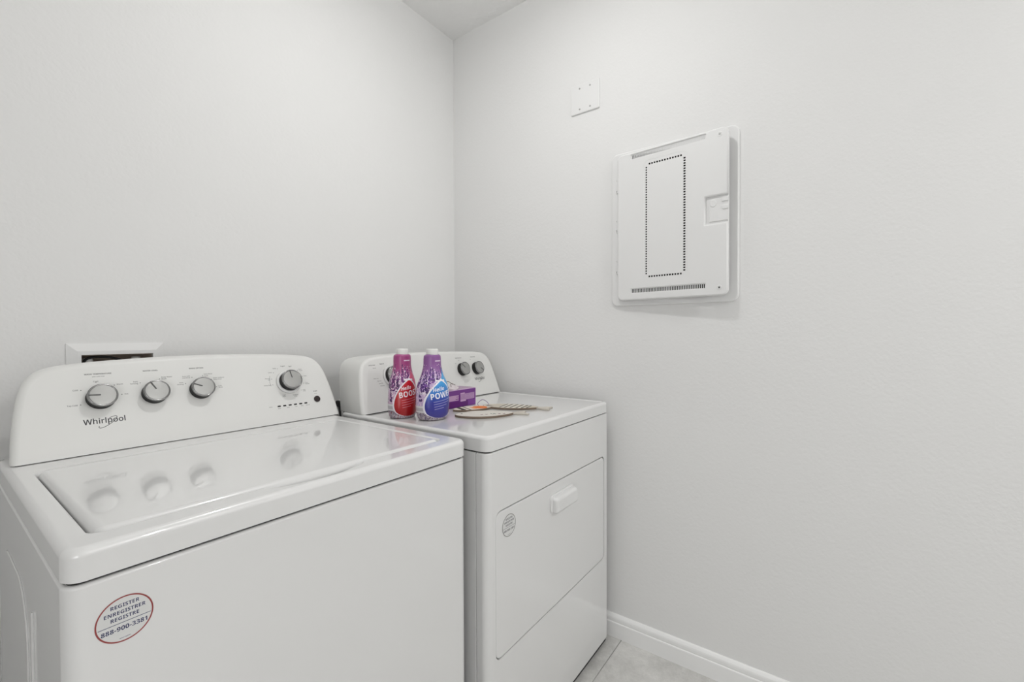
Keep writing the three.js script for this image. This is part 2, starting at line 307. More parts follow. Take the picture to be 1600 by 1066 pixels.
// ---------------------------------------------------------------- washer
{
  const t = thing('washing_machine', 'white top-load washing machine with four silver knobs and a red-ringed round sticker', 'washing machine', [0.456, 0, -1.08]);
  const X = (x) => x - 0.456, Z = (z) => z + 1.08;
  const x0 = X(0.101), x1 = X(0.811);
  // cabinet: front corners rounded
  mesh('cabinet', standing(solid([rr(x0, -Z(-0.734), x1, -Z(-1.40), [0.022, 0.004, 0.004, 0.022], 8).map(([a, b, c, d]) => [a, b, c, d])], [{ o: 0, z: 0.035, a: 0 }, { o: 0, z: 0.882, a: 0 }, { o: 0.001, z: 0.885, a: 45 }, { o: 0.004, z: 0.8868, a: 80 }])), M.enamel, t);
  for (const [sx, sz] of [[0.14, -0.8], [0.77, -0.8], [0.14, -1.34], [0.77, -1.34]])
    mesh('foot', new THREE.CylinderGeometry(0.022, 0.026, 0.036, 20).translate(X(sx), 0.018, Z(sz)), M.black, t);
  // hem and stamped recess on the side that faces the left wall
  mesh('side_seam', new THREE.CylinderGeometry(0.0022, 0.0022, 0.72, 10).translate(x0 - 0.0006, 0.42, Z(-0.957)), M.enamel, t);
  { const g = solid([rr(-0.16, 0.08, 0.16, 0.79, 0.1, 10)], edge(0.0018, 0.0018, 4, 0.0001)); g.rotateY(-Math.PI / 2); g.translate(x0, 0, Z(-1.17)); mesh('side_panel', g, M.enamel, t); }
  mesh('gasket', standing(solid([rr(x0 + 0.006, -Z(-0.741), x1 - 0.006, -Z(-1.38), 0.012, 4)], [{ o: 0, z: 0.880, a: 0 }, { o: 0, z: 0.893, a: 0 }])), M.dark, t);
  // deck with the lid opening and the finger scoop
  const lidOut = (g) => rr(X(0.137) - g, -Z(-0.782) - g, X(0.765) + g, -Z(-1.219) + g, 0.014 + g, 6);
  const y0 = 0.8905;
  const deckLevels = [{ o: 0.003, z: y0, a: -45 }, { o: 0, z: y0 + 0.002, a: 0 }];
  for (let i = 0; i <= 7; i++) { const a = i / 7 * Math.PI / 2; deckLevels.push({ o: 0.011 * (1 - Math.cos(a)), z: DECK - 0.011 + 0.011 * Math.sin(a), a: i / 7 * 90 }); }
  let deck = standing(solid([rr(x0, -Z(-0.732), x1, -Z(-1.405), [0.022, 0.004, 0.004, 0.022], 8), hole(lidOut(0.003))], deckLevels, [1, 0.45]));
  const scoop = new THREE.SphereGeometry(1, 64, 32).scale(0.108, 0.022, 0.04).translate(X(0.445), DECK + 0.008, Z(-0.782));
  deck = cut(deck, scoop);
  mesh('top_deck', deck, M.deck, t);
  mesh('tub_cover', standing(solid([lidOut(0.006)], [{ o: 0, z: y0 - 0.003, a: 0 }, { o: 0, z: y0 + 0.004, a: 0 }])), M.plastic, t);
  // lid: slightly crowned glossy plate with rolled edges
  const lidL = [{ o: 0.002, z: 0.905, a: -45 }, { o: 0, z: 0.907, a: 0 }];
  for (let i = 0; i <= 8; i++) { const a = i / 8 * Math.PI / 2; lidL.push({ o: 0.0125 * (1 - Math.cos(a)), z: 0.921 + 0.0125 * Math.sin(a), a: i / 8 * 90 }); }
  mesh('lid', standing(solid([lidOut(0)], lidL)), M.deck, t);
  // console
  const lean = 23.4 * Math.PI / 180, cl = Math.cos(lean), cx = X(0.467);
  const half = [[0.357, 0.004], [0.354, 0.05], [0.347, 0.11], [0.3385, 0.153], [0.328, 0.179], [0.313, 0.196], [0.29, 0.206], [0.25, 0.2125], [0.17, 0.2185], [0.08, 0.2225], [0, 0.2235]];
  const W = 0.74, H = 0.25, PX = 2048 / W;
  const print = canvasTexture(2048, Math.round(H * PX), (x, w, h) => {
    x.fillStyle = '#ececea'; x.fillRect(0, 0, w, h);
    const U = (wx) => (wx - 0.467 + W / 2) * PX, V = (wy) => h - ((wy - DECK) / cl + 0.02) * PX;
    const head = (s, wx, wy, width, size = 13) => { x.font = 'bold ' + size + 'px sans-serif'; x.fillStyle = '#5e5e5e'; x.textAlign = 'center'; x.textBaseline = 'middle'; x.fillText(s, U(wx), V(wy), width * PX); };
    head('WASH TEMPERATURE', 0.253, 1.102, 0.066); head('WATER LEVEL', 0.3495, 1.103, 0.046); head('RINSE OPTION', 0.447, 1.103, 0.047);
    x.font = '9px sans-serif'; x.fillStyle = INK; x.fillText('with cold rinse', U(0.253), V(1.0965));
    dialText(x, PX, U(0.253), V(1.05), [[-112, 'Tap Cold', 'right'], [-58, 'Cold', 'right'], [-8, 'Cool', 'center'], [44, 'Warm', 'left'], [86, 'Hot', 'left']], 108, 12);
    dialText(x, PX, U(0.3515), V(1.05), [[-42, 'Auto|Sensing', 'right'], [22, 'Deep Water|Wash', 'left']], 108, 12);
    dialText(x, PX, U(0.45), V(1.05), [[-62, 'Auto|Sensing', 'right'], [-26, 'Auto with|2nd Rinse', 'right'], [14, 'Extra Rinse|Cycle', 'left'], [50, 'Fabric Softener|Extra Rinse', 'left'], [88, 'Cold|Rinse', 'left']], 106, 11);
    dialText(x, PX, U(0.68), V(1.05), [[-100, 'Heavy Duty', 'right'], [-78, 'Normal|Soil', 'right'], [-52, 'Colors', 'right'], [-30, 'Bulky', 'right'], [-8, 'Normal', 'center'], [18, 'Quick', 'center'], [48, 'Rinse|& Spin', 'left'], [76, 'Drain', 'left'], [104, 'Clean|Washer', 'left'], [134, 'Soak|Only', 'left'], [165, 'Delicates|Cold', 'center'], [205, 'Hand|Wash', 'center']], 138, 11);
    x.strokeStyle = INK; x.lineWidth = 1.5; x.beginPath(); x.arc(U(0.68), V(1.05), 150, Math.PI * 0.93, Math.PI * 1.12); x.stroke();
    head('START', 0.757, 1.012, 0.022, 13); x.font = '9px sans-serif'; x.fillText('Pause', U(0.757), V(1.005));
    x.textAlign = 'center'; x.font = '9px sans-serif'; x.fillStyle = INK; x.fillText('Wash', U(0.637), V(0.974)); x.fillText('Rinse', U(0.663), V(0.974)); x.fillText('Spin', U(0.688), V(0.974)); x.fillText('Done', U(0.706), V(0.974)); x.fillText('Lid Lock', U(0.724), V(0.974)); x.fillText('Status', U(0.614), V(0.981));
    logo(x, U(0.2195), V(0.994), 0.0725 * PX);
  });
  const pm = new THREE.MeshStandardMaterial({ map: print, color: lin(0.94, 0.94, 0.935), roughness: 0.4 });
  const g = consoleGeometry(smoothOutline(half), lean, 0.10, 0.013, 0.02);
  fitUV(g, -W / 2, -0.02, W / 2, H - 0.02, undefined, (x, y) => y / cl);
  const con = mesh('control_panel', g, pm, t, 'sloped white control panel with printed dial words');
  con.position.set(cx, DECK + 0.0002, Z(-1.2985));
  mesh('seal', new THREE.BoxGeometry(0.70, 0.006, 0.09).translate(cx, DECK + 0.001, Z(-1.2985) - 0.05), M.dark, t);
  const on = (x, y) => [X(x), y, Z(-1.2985) - (y - DECK) * Math.tan(lean)];
  knob(t, on(0.253, 1.0485), lean, 0.0268, 0.0235, 1.5);
  knob(t, on(0.3515, 1.0485), lean, 0.0268, 0.0235, 0.45);
  knob(t, on(0.45, 1.0485), lean, 0.0268, 0.0235, 1.15);
  knob(t, on(0.68, 1.047), lean, 0.0305, 0.029, 0.12, 0.0365);
  for (let i = 0; i < 6; i++) { const o = mesh('indicator_light', solid([rr(-0.0045, -0.0019, 0.0045, 0.0019, 0.001, 3)], edge(0.0012, 0.0004, 2)), M.black, t); o.position.set(...on(0.6375 + i * 0.0162, 0.9805)); o.position.z += 0.0002; o.rotation.x = -lean; }
  const b = mesh('start_button', solid([ell(0, 0, 0.0098, 0.0098, 40)], edge(0.004, 0.0015, 4)), M.button, t); b.position.set(...on(0.757, 0.988)); b.rotation.x = -lean;
  sticker(t, [X(0.1572), 0.827, Z(-0.734)], 0.0298, '#96413f', '#33365c');
}

// ---------------------------------------------------------------- dryer
{
  const t = thing('clothes_dryer', 'white clothes dryer with a drop-down front door and a small grey round sticker', 'dryer', [1.2175, 0, -1.03]);
  const X = (x) => x - 1.2175, Z = (z) => z + 1.03;
  const x0 = X(0.85), x1 = X(1.587);
  const top = 0.888;
  let front = standing(solid([rr(x0, -Z(-0.701), x1, -Z(-0.7385), [0.02, 0.001, 0.001, 0.02], 8)], [{ o: 0.001, z: 0.02, a: -45 }, { o: 0, z: 0.022, a: 0 }, { o: 0, z: top - 0.004, a: 0 }, { o: 0.0025, z: top, a: 60 }]));
  const DO = (g) => rr(X(0.884) - g, 0.34 - g, X(1.546) + g, 0.728 + g, 0.022, 8);
  const pocket = solid([DO(0.002)], [{ o: 0, z: 0, a: 0 }, { o: 0, z: 0.06, a: 0 }]); pocket.translate(0, 0, Z(-0.701) - 0.02);
  front = cut(front, pocket);
  mesh('front_panel', front, M.enamel, t);
  mesh('cabinet', standing(solid([rr(x0, -Z(-0.7405), x1, -Z(-1.34), 0.002, 2)], [{ o: 0, z: 0.02, a: 0 }, { o: 0, z: top, a: 0 }])), M.enamel, t);
  for (const [sx, sz] of [[0.9, -0.78], [1.53, -0.78], [0.9, -1.28], [1.53, -1.28]]) mesh('foot', new THREE.CylinderGeometry(0.02, 0.024, 0.022, 20).translate(X(sx), 0.011, Z(sz)), M.black, t);
  const d = solid([rr(X(0.884), 0.34, X(1.546), 0.7258, 0.022, 8)], edge(0.0165, 0.003, 4)); d.translate(0, 0, Z(-0.701) - 0.0168);
  const door = mesh('door', d, M.enamel, t);
  mesh('base_pan', standing(solid([rr(X(0.862), -Z(-0.708), X(1.58), -Z(-1.32), 0.004, 2)], [{ o: 0, z: 0.003, a: 0 }, { o: 0, z: 0.0235, a: 0 }])), M.dark, t);
  mesh('door_seal', solid([DO(0.001)], [{ o: 0, z: 0, a: 0 }, { o: 0, z: 0.002, a: 0 }]).translate(0, 0, Z(-0.701) - 0.0198), M.dark, t);
  // handle: base plate and a grip with a rolled top
  const hb = solid([rr(X(1.152), 0.636, X(1.298), 0.694, 0.016, 6)], edge(0.007, 0.004, 4)); hb.translate(0, 0, Z(-0.701) - 0.0008);
  const handle = mesh('handle', hb, M.plastic, door);
  const hg = solid([rr(X(1.158), 0.637, X(1.295), 0.6885, [0.01, 0.013, 0.013, 0.01], 6)], edge(0.02, 0.012, 8)); hg.translate(0, 0, Z(-0.701) + 0.004);
  mesh('grip', hg, M.plastic, t);
  sticker(t, [X(0.941), 0.6785, Z(-0.701)], 0.0305, '#7d7b76', '#55555a', 256).position.z += 0.0;
  mesh('gasket', standing(solid([rr(x0 + 0.006, -Z(-0.7075), x1 - 0.006, -Z(-1.33), 0.012, 4)], [{ o: 0, z: 0.882, a: 0 }, { o: 0, z: 0.894, a: 0 }])), M.dark, t);
  // top with a raised rim
  const y0 = 0.8915, L = [{ o: 0.002, z: y0, a: -45 }, { o: 0, z: y0 + 0.002, a: 0 }];
  for (let i = 0; i <= 7; i++) { const a = i / 7 * Math.PI / 2; L.push({ o: 0.01 * (1 - Math.cos(a)), z: DECK - 0.01 + 0.01 * Math.sin(a), a: i / 7 * 90 }); }
  L.push({ o: 0.015, z: DECK, a: 90 }, { o: 0.017, z: DECK - 0.0006, a: 105 }, { o: 0.021, z: DECK - 0.0024, a: 105 }, { o: 0.023, z: DECK - 0.003, a: 90 });
  mesh('top_deck', standing(solid([rr(x0 - 0.001, -Z(-0.699), x1 - 0.001, -Z(-1.345), 0.026, 8)], L)), M.deck, t);
  // console
  const lean = 16.7 * Math.PI / 180, cl = Math.cos(lean), CX = 1.2175;
  const half = [[0.364, 0.004], [0.36, 0.04], [0.351, 0.1], [0.344, 0.135], [0.335, 0.158], [0.322, 0.174], [0.3, 0.186], [0.262, 0.192], [0.18, 0.1955], [0.09, 0.198], [0, 0.1985]];
  const W = 0.74, H = 0.225, PX = 2048 / W;
  const print = canvasTexture(2048, Math.round(H * PX), (x, w, h) => {
    x.fillStyle = '#ececea'; x.fillRect(0, 0, w, h);
    const U = (wx) => (wx - CX + W / 2) * PX, V = (wy) => h - ((wy - DECK) / cl + 0.02) * PX;
    const head = (s, wx, wy, width, size = 15) => { x.font = 'bold ' + size + 'px sans-serif'; x.fillStyle = '#6a6a6a'; x.textAlign = 'center'; x.textBaseline = 'middle'; x.fillText(s, U(wx), V(wy), width * PX); };
    head('TEMPERATURE', 1.352, 1.094, 0.045); head('END SIGNAL', 1.444, 1.095, 0.045);
    x.font = '11px sans-serif'; x.fillStyle = INK; x.fillText('Low', U(1.352), V(1.084)); x.fillText('Off', U(1.425), V(1.084)); x.fillText('High', U(1.33), V(1.072));
    head('AUTO DRY', 0.924, 1.088, 0.03); x.font = '10px sans-serif'; x.fillText('Normal', U(0.932), V(1.078));
    head('TIMED DRY', 0.965, 1.091, 0.02);
    [[0.927, 1.043, 0.026], [0.938, 1.034, 0.024], [0.943, 1.026, 0.022], [0.947, 1.0175, 0.022]].forEach(([a, b, l], i) => { x.font = '13px sans-serif'; x.textAlign = 'center'; x.fillText(['More Dry', 'Normal', 'Less Dry', 'Delicate'][i], U(a + 0.004), V(b), l * PX); });
    logo(x, U(1.426), V(0.9965), 0.0645 * PX, '#3a3a3c');
  });
  const g = consoleGeometry(smoothOutline(half), lean, 0.125, 0.01, 0.003);
  fitUV(g, -W / 2, -0.02, W / 2, H - 0.02, undefined, (x, y) => y / cl);
  const con = mesh('control_panel', g, new THREE.MeshStandardMaterial({ map: print, color: lin(0.94, 0.94, 0.935), roughness: 0.4 }), t, 'sloped white control panel with printed dial words');
  con.position.set(0, DECK - 0.001, Z(-1.222));
  mesh('seal', new THREE.BoxGeometry(0.715, 0.006, 0.11).translate(0, DECK - 0.001, Z(-1.222) - 0.062), M.dark, t);
  const on = (x, y) => [X(x), y, Z(-1.222) - (y - DECK) * Math.tan(lean)];
  knob(t, on(0.998, 1.046), lean, 0.0325, 0.026, 0.3, 0.0375);
  knob(t, on(1.36, 1.045), lean, 0.0275, 0.024, 0.75);
  knob(t, on(1.45, 1.044), lean, 0.0275, 0.024, -2.2);
}

// ---------------------------------------------------------------- wiring enclosure on the right wall, its door a little ajar
{
  const t = thing('wiring_enclosure', 'white wall-mounted wiring enclosure with a vented perforated door standing slightly ajar', 'enclosure', [XW, 1.298, -0.4785], -Math.PI / 2);
  const fl = [{ o: 0, z: 0, a: 0 }, { o: 0, z: 0.001, a: 0 }];
  for (let i = 0; i <= 5; i++) { const a = i / 5 * Math.PI / 2; fl.push({ o: 0.006 * (1 - Math.cos(a)), z: 0.004 + 0.006 * Math.sin(a), a: i / 5 * 90 }); }
  mesh('frame', solid([rr(-0.2245, 0, 0.2245, 0.587, 0.026, 8), hole(rect(-0.178, 0.044, 0.182, 0.546))], fl, [1, 0.1]), M.cover, t);
  // the box behind: five sides sunk into the wall
  const B = (a, b, c, d, e, f) => new THREE.BoxGeometry(b - a, d - c, f - e).translate((a + b) / 2, (c + d) / 2, (e + f) / 2);
  mesh('back_box', merge([B(-0.184, 0.186, 0.04, 0.55, -0.1, -0.096), B(-0.184, -0.18, 0.04, 0.55, -0.096, -0.001), B(0.182, 0.186, 0.04, 0.55, -0.096, -0.001), B(-0.18, 0.182, 0.04, 0.044, -0.096, -0.001), B(-0.18, 0.182, 0.546, 0.55, -0.096, -0.001)]), M.cavity, t);
  // door: outer skin with vent windows and the latch notch, inner skin with the slots
  const w = 0.393, h = 0.552;
  const perfs = [];
  for (let i = 0; i < 44; i++) for (const x of [0.115, 0.2525]) perfs.push([x, 0.095 + i * (0.387 / 43), x > 0.2 ? 0.0036 : 0.0027, 0.0027]);
  for (let i = 0; i < 13; i++) for (const y of [0.0835, 0.4935]) perfs.push([0.127 + i * (0.1135 / 12), y, 0.003, 0.003]);
  const ph = perfs.map(([x, y, a, b]) => hole(rect(x - a, y - b, x + a, y + b)));
  const slots = [];
  for (let i = 0; i < 44; i++) for (const y of [0.0345, 0.5345]) { const x = 0.06 + i * (0.258 / 43); slots.push(hole(rect(x - 0.0017, y - 0.0068, x + 0.0017, y + 0.0068))); }
  const windows = [0.0345, 0.5345].map((y) => hole(rr(0.0545, y - 0.0092, 0.3235, y + 0.0092, 0.003, 3)));
  const field = hole(rr(0.1035, 0.0705, 0.264, 0.5065, 0.022, 8));
  const body = rr(0, 0, w, h, 0.02, 8);
  const k = body.findIndex((p) => p[1] > h * 0.5);
  const nx = 0.322, n0 = 0.24, n1 = 0.331;
  const notched = [...body.slice(0, k), [w, n0, 1, 1], [nx, n0, 1, 1], [nx, n1, 1, -1], [w, n1, 1, -1], ...body.slice(k)];
  const lv = [{ o: 0, z: 0.008, a: 0 }, { o: 0, z: 0.0085, a: 0 }];
  for (let i = 0; i <= 6; i++) { const a = i / 6 * Math.PI / 2; lv.push({ o: 0.006 * (1 - Math.cos(a)), z: 0.0085 + 0.0055 * Math.sin(a), a: i / 6 * 90 }); }
  const outer = solid([notched, field, ...windows], lv, [1, 0.2, ...windows.map(() => 0.25)]);
  const strip = (n) => solid([rr(0.04, n ? 0.52 : 0.02, 0.34, n ? 0.547 : 0.05, 0.004, 3), ...slots.filter((_, i) => i % 2 === n)], [{ o: 0, z: 0.0094, a: 0 }, { o: 0, z: 0.0102, a: 0 }]);
  const pocket = solid([rr(0.316, 0.234, w - 0.0035, 0.337, 0.002, 2)], [{ o: 0, z: 0.0035, a: 0 }, { o: 0, z: 0.005, a: 0 }]);
  const sides = [rr(0.3185, 0.2365, 0.3215, 0.3345, 0.0005, 1), rr(0.32, 0.2365, w - 0.001, 0.2395, 0.0005, 1), rr(0.32, 0.3315, w - 0.001, 0.3345, 0.0005, 1)].map((c) => solid([c], [{ o: 0, z: 0.004, a: 0 }, { o: 0, z: 0.0082, a: 0 }]));
  const vents = merge([strip(0), strip(1), pocket, ...sides]);
  const side = solid([body, hole(rr(0.003, 0.003, w - 0.003, h - 0.003, 0.017, 8))], [{ o: 0, z: 0, a: 0 }, { o: 0, z: 0.0081, a: 0 }]);
  const door = mesh('door', merge([outer, vents, side]), M.cover, t);
  const kp = solid([rr(0.1, 0.067, 0.2675, 0.51, 0.022, 8), ...ph], [{ o: 0, z: 0.0124, a: 0 }, { o: 0, z: 0.0132, a: 0 }]);
  mesh('knockout_panel', kp, M.cover, door);
  door.position.set(-0.1925, 0.02, 0.011); door.rotation.y = -4.0 * Math.PI / 180;
  const la = merge([solid([rr(0.332, 0.247, 0.391, 0.322, 0.003, 3)], edge(0.003, 0.0015, 3)), solid([ell(0.345, 0.307, 0.0105, 0.0115, 28)], edge(0.0048, 0.0015, 3)), solid([rr(0.372, 0.309, 0.3915, 0.324, 0.002, 3)], edge(0.0068, 0.001, 2)), solid([rr(0.373, 0.283, 0.3925, 0.297, 0.005, 3)], edge(0.0055, 0.001, 2))]); la.translate(0, 0, 0.0048);
  mesh('latch', la, M.cover, door);
  for (const y of [0.026, 0.53]) {
    const s = mesh('screw', new THREE.LatheGeometry([[0, 0.0], [0.0035, 0.0], [0.0055, 0.001], [0.0075, 0.0012], [0.0085, 0.0]].map((p) => new THREE.Vector2(p[0] + 1e-5, p[1])), 24).rotateX(Math.PI / 2).translate(0.3665, y, 0.014), M.cover, door);
    mesh('screw_head', new THREE.CylinderGeometry(0.0028, 0.0028, 0.0008, 14).rotateX(Math.PI / 2).translate(0.3665, y, 0.0146), y < 0.1 ? M.pointer : M.silver, s);
  }
  for (const [a, b] of [[1.739, 1.781], [1.588, 1.625], [1.429, 1.471]]) mesh('hinge', solid([rr(-0.2035, a - 1.298 - 0.006, -0.1955, b - 1.298 + 0.006, 0.002, 3), hole(rect(-0.2015, b - 1.2995, -0.199, b - 1.2965)), hole(rect(-0.202, a - 1.301, -0.1985, a - 1.294))], edge(0.004, 0.001, 2), [1, 0, 0]).translate(0, 0, 0.0098), M.cover, t);
}
// ---------------------------------------------------------------- blank cover plate above it
{
  const t = thing('blank_cover_plate', 'square white blank cover plate with four small screws, above and left of the wiring enclosure', 'cover plate', [XW, 2.15, -0.8185], -Math.PI / 2);
  mesh('plate', solid([rr(-0.0635, -0.0585, 0.0635, 0.0585, 0.004, 4)], edge(0.0065, 0.0035, 5)), M.cover, t);
  for (const sx of [-0.0232, 0.0232]) for (const sy of [-0.0417, 0.0417]) {
    const s = mesh('screw', new THREE.LatheGeometry([[0.0036, 0], [0.0034, 0.0008], [0.002, 0.0013], [0.00001, 0.0014]].map((p) => new THREE.Vector2(...p)), 16).rotateX(Math.PI / 2).translate(sx, sy, 0.0065), M.silver, t);
  }
}
// ---------------------------------------------------------------- outlet box in the back wall
{
  const t = thing('washer_outlet_box', 'recessed white water outlet box in the back wall behind the washing machine', 'outlet box', [0.3265, 1.0, ZB]);
  const ring = (a, za, b, zb) => { // four mitred sloping strips between two rectangles [x0, y0, x1, y1]
    const A = [[a[0], a[1]], [a[2], a[1]], [a[2], a[3]], [a[0], a[3]]], Bq = [[b[0], b[1]], [b[2], b[1]], [b[2], b[3]], [b[0], b[3]]], p = [];
    for (let k = 0; k < 4; k++) { const n = (k + 1) % 4, q = [[...A[k], za], [...A[n], za], [...Bq[n], zb], [...Bq[k], zb]]; p.push(...q[0], ...q[1], ...q[2], ...q[0], ...q[2], ...q[3]); }
    const g = new THREE.BufferGeometry(); g.setAttribute('position', new THREE.Float32BufferAttribute(p, 3)); g.setAttribute('uv', new THREE.Float32BufferAttribute(new Float32Array(p.length / 3 * 2), 2)); g.computeVertexNormals(); return g;
  };
  const R0 = [-0.0995, -0.05, 0.0995, 0.171], R1 = [-0.0795, -0.03, 0.0805, 0.151], R2 = [-0.0725, 0.004, 0.0735, 0.1415];
  mesh('frame', merge([ring(R0, 0, R0, 0.003), ring(R0, 0.003, R1, 0.01), ring(R1, 0.01, R2, 0.01), ring(R2, 0.01, R2, -0.002)]), M.cover, t);
  const B = (a, b, c, d, e, f) => new THREE.BoxGeometry(b - a, d - c, f - e).translate((a + b) / 2, (c + d) / 2, (e + f) / 2);
  mesh('box', merge([B(-0.0755, 0.0765, 0.001, 0.1415, -0.088, -0.085), B(-0.0755, -0.0725, 0.001, 0.1415, -0.085, -0.001), B(0.0735, 0.0765, 0.001, 0.1415, -0.085, -0.001), B(-0.0725, 0.0735, 0.001, 0.004, -0.085, -0.001), B(-0.0725, 0.0735, 0.1395, 0.1423, -0.085, -0.001)]), M.box_in, t);
  for (const x of [-0.0545, 0.0445]) {
    const v = mesh('valve', new THREE.CylinderGeometry(0.011, 0.011, 0.114, 20).translate(x, 0.062, -0.03), M.brass, t);
    mesh('valve_handle', new THREE.CylinderGeometry(0.0095, 0.0115, 0.012, 16).translate(x, 0.126, -0.03), M.cap, v);
  }
  mesh('drain_hose', tube([[-0.067, 0.02, -0.014], [-0.067, 0.11, -0.014], [-0.06, 0.13, -0.013], [-0.045, 0.1345, -0.012], [-0.022, 0.134, -0.011], [-0.004, 0.13, -0.01], [0.014, 0.121, -0.009], [0.03, 0.1, -0.008], [0.036, 0.06, -0.006]], 0.003, 40), M.black, t);
}
// cord plug between the two machines
{
  const t = thing('power_plug', 'black power plug on the back wall in the gap between the two machines', 'plug', [0.97, 0.925, ZB]);
  mesh('plug_body', solid([rr(-0.008, -0.01, 0.009, 0.012, 0.004, 4)], edge(0.024, 0.005, 4)), M.dark, t);
  mesh('cord', tube([[0, -0.006, 0.016], [-0.001, -0.05, 0.026], [-0.004, -0.2, 0.03], [0, -0.4, 0.03]], 0.004, 24), M.dark, t);
  mesh('wall_plate', solid([rr(-0.035, -0.09, 0.035, 0.012, 0.003, 3)], edge(0.004, 0.002, 3)), M.cover, t);
}

// ---------------------------------------------------------------- bottles on the dryer
const TOP = DECK - 0.0025;
function bottle(name, label, [x, z], turn, red) {
  const t = thing(name, label, 'bottle', [x, TOP, z], turn);
  const prof = red
    ? [[0.004, 0.0015], [0.034, 0], [0.041, 0.004], [0.0445, 0.016], [0.0462, 0.034], [0.0462, 0.05], [0.0448, 0.072], [0.0435, 0.094], [0.041, 0.115], [0.0358, 0.133], [0.031, 0.15], [0.0285, 0.165], [0.0282, 0.178], [0.0278, 0.19], [0.0262, 0.1965], [0.019, 0.2005]]
    : [[0.004, 0.0015], [0.038, 0], [0.046, 0.005], [0.0515, 0.018], [0.0537, 0.036], [0.054, 0.056], [0.0528, 0.084], [0.048, 0.109], [0.0385, 0.131], [0.033, 0.148], [0.0292, 0.164], [0.0285, 0.178], [0.028, 0.189], [0.0262, 0.1965], [0.0195, 0.2005]];
  const curve = new THREE.SplineCurve(prof.map((p) => new THREE.Vector2(...p))).getPoints(70).map((q) => new THREE.Vector2(q.x, Math.max(0.0002, q.y)));
  const g = new THREE.LatheGeometry(curve, 64, Math.PI, 2 * Math.PI);   // seam at the back, u = 0.5 in front
  const p = g.attributes.position, u = g.attributes.uv;
  for (let i = 0; i < p.count; i++) u.setY(i, p.getY(i) / 0.2);
  g.scale(1, 1, 0.86);
  const tex = canvasTexture(1536, 1024, (c, w, h) => {
    const P = (uu, vv) => [uu * w, (1 - vv) * h];
    c.fillStyle = red ? '#c9a9c4' : '#c3acd0'; c.fillRect(0, 0, w, h);
    const gr = c.createLinearGradient(0, 0, 0, h * 0.34); gr.addColorStop(0, red ? '#a2407f' : '#8a5296'); gr.addColorStop(0.62, red ? '#a7447f' : '#8f5c9c'); gr.addColorStop(1, red ? '#bf86b0' : '#b596c4');
    c.fillStyle = gr; c.fillRect(0, 0, w, h * 0.34);
    // sprigs of lavender
    for (let k = 0; k < 420; k++) { const q = P(rnd(), 0.2 + rnd() * 0.5); c.fillStyle = ['#efe3ee', '#e3c8dd', red ? '#e9b9cf' : '#d5c2e4', '#d9bcd8'][k % 4]; c.beginPath(); c.ellipse(q[0], q[1], 10 + rnd() * 16, 8 + rnd() * 10, rnd() * 3, 0, 7); c.fill(); }
    for (let k = 0; k < 34; k++) {
      const uu = (k + rnd() * 0.8) / 34, top = (k % 3 === 0 ? 0.66 : 0.86) - rnd() * 0.14, len = 0.2 + rnd() * 0.16, leanx = (rnd() - 0.5) * 0.02;
      for (let i = 0; i < 70; i++) {
        const f = rnd(), sz = (7 + 9 * f) * (0.6 + rnd() * 0.6), q = P(uu + leanx * f + (rnd() - 0.5) * 0.024 * (0.5 + f), top - f * len);
        c.fillStyle = (red ? ['#4a1560', '#6a1f6e', '#3a0f4c', '#7d2f7c', '#531a5c', '#d9a8cc'] : ['#43206e', '#57307c', '#35154f', '#7a4a9c', '#4a2468', '#cfb4dc'])[Math.floor(rnd() * 5.6)];
        c.beginPath(); c.ellipse(q[0], q[1], sz, sz * 1.2, rnd() * 3, 0, 7); c.fill();
      }
    }
    for (let k = 0; k < 130; k++) { const q = P(rnd(), 0.25 + rnd() * 0.6); c.fillStyle = ['#f6ecf5', '#e8cfe2', '#f1e3ef'][k % 3]; c.beginPath(); c.arc(q[0], q[1], 4 + rnd() * 8, 0, 7); c.fill(); }
    // clear foot with the beads showing through, and the pale band above it
    c.fillStyle = '#a69ca4'; c.fillRect(0, h * 0.865, w, h * 0.135);
    for (let k = 0; k < 500; k++) { const q = P(rnd(), rnd() * 0.13); c.fillStyle = ['#8d7f90', '#c5bcc4', '#776a78', red ? '#8a5560' : '#6d6080', '#b5adb0'][k % 5]; c.beginPath(); c.arc(q[0], q[1], 7 + rnd() * 8, 0, 7); c.fill(); }
    c.fillStyle = '#dedcdf'; c.fillRect(0, h * 0.77, w, h * 0.03); c.fillRect(0, h * 0.85, w, h * 0.022); c.fillStyle = '#bdb8be'; c.fillRect(0, h * 0.8, w, h * 0.05);
    // small side text block
    c.fillStyle = '#efe6f0'; c.font = 'bold 46px sans-serif'; c.textAlign = 'center'; c.fillText(red ? 'XL' : 'FRESH', w * 0.3, h * 0.6); c.fillText(red ? '' : '6', w * 0.335, h * 0.68);
    // drop-shaped shield with its tail
    const cx = 0.5 * w, shield = (k) => { c.beginPath(); c.moveTo(cx + 30 * k, h * (0.4 - (k - 1) * 0.3)); c.bezierCurveTo(cx - 150 * k, h * 0.47, cx - 300 * k, h * 0.72, cx - 235 * k, h * 0.86); c.bezierCurveTo(cx - 190 * k, h * 0.985, cx + 200 * k, h * 1.0, cx + 245 * k, h * 0.86); c.bezierCurveTo(cx + 290 * k, h * 0.7, cx + 190 * k, h * 0.47, cx + 30 * k, h * (0.4 - (k - 1) * 0.3)); c.closePath(); };
    c.fillStyle = red ? '#dc5a80' : '#4fa4dc'; c.beginPath(); c.moveTo(cx + 130, h * 0.22); c.bezierCurveTo(cx + 120, h * 0.34, cx - 10, h * 0.4, cx - 70, h * 0.5); c.lineTo(cx + 280, h * 0.66); c.bezierCurveTo(cx + 330, h * 0.5, cx + 200, h * 0.34, cx + 130, h * 0.2); c.fill();
    c.fillStyle = '#eeeaf2'; shield(1.13); c.fill();
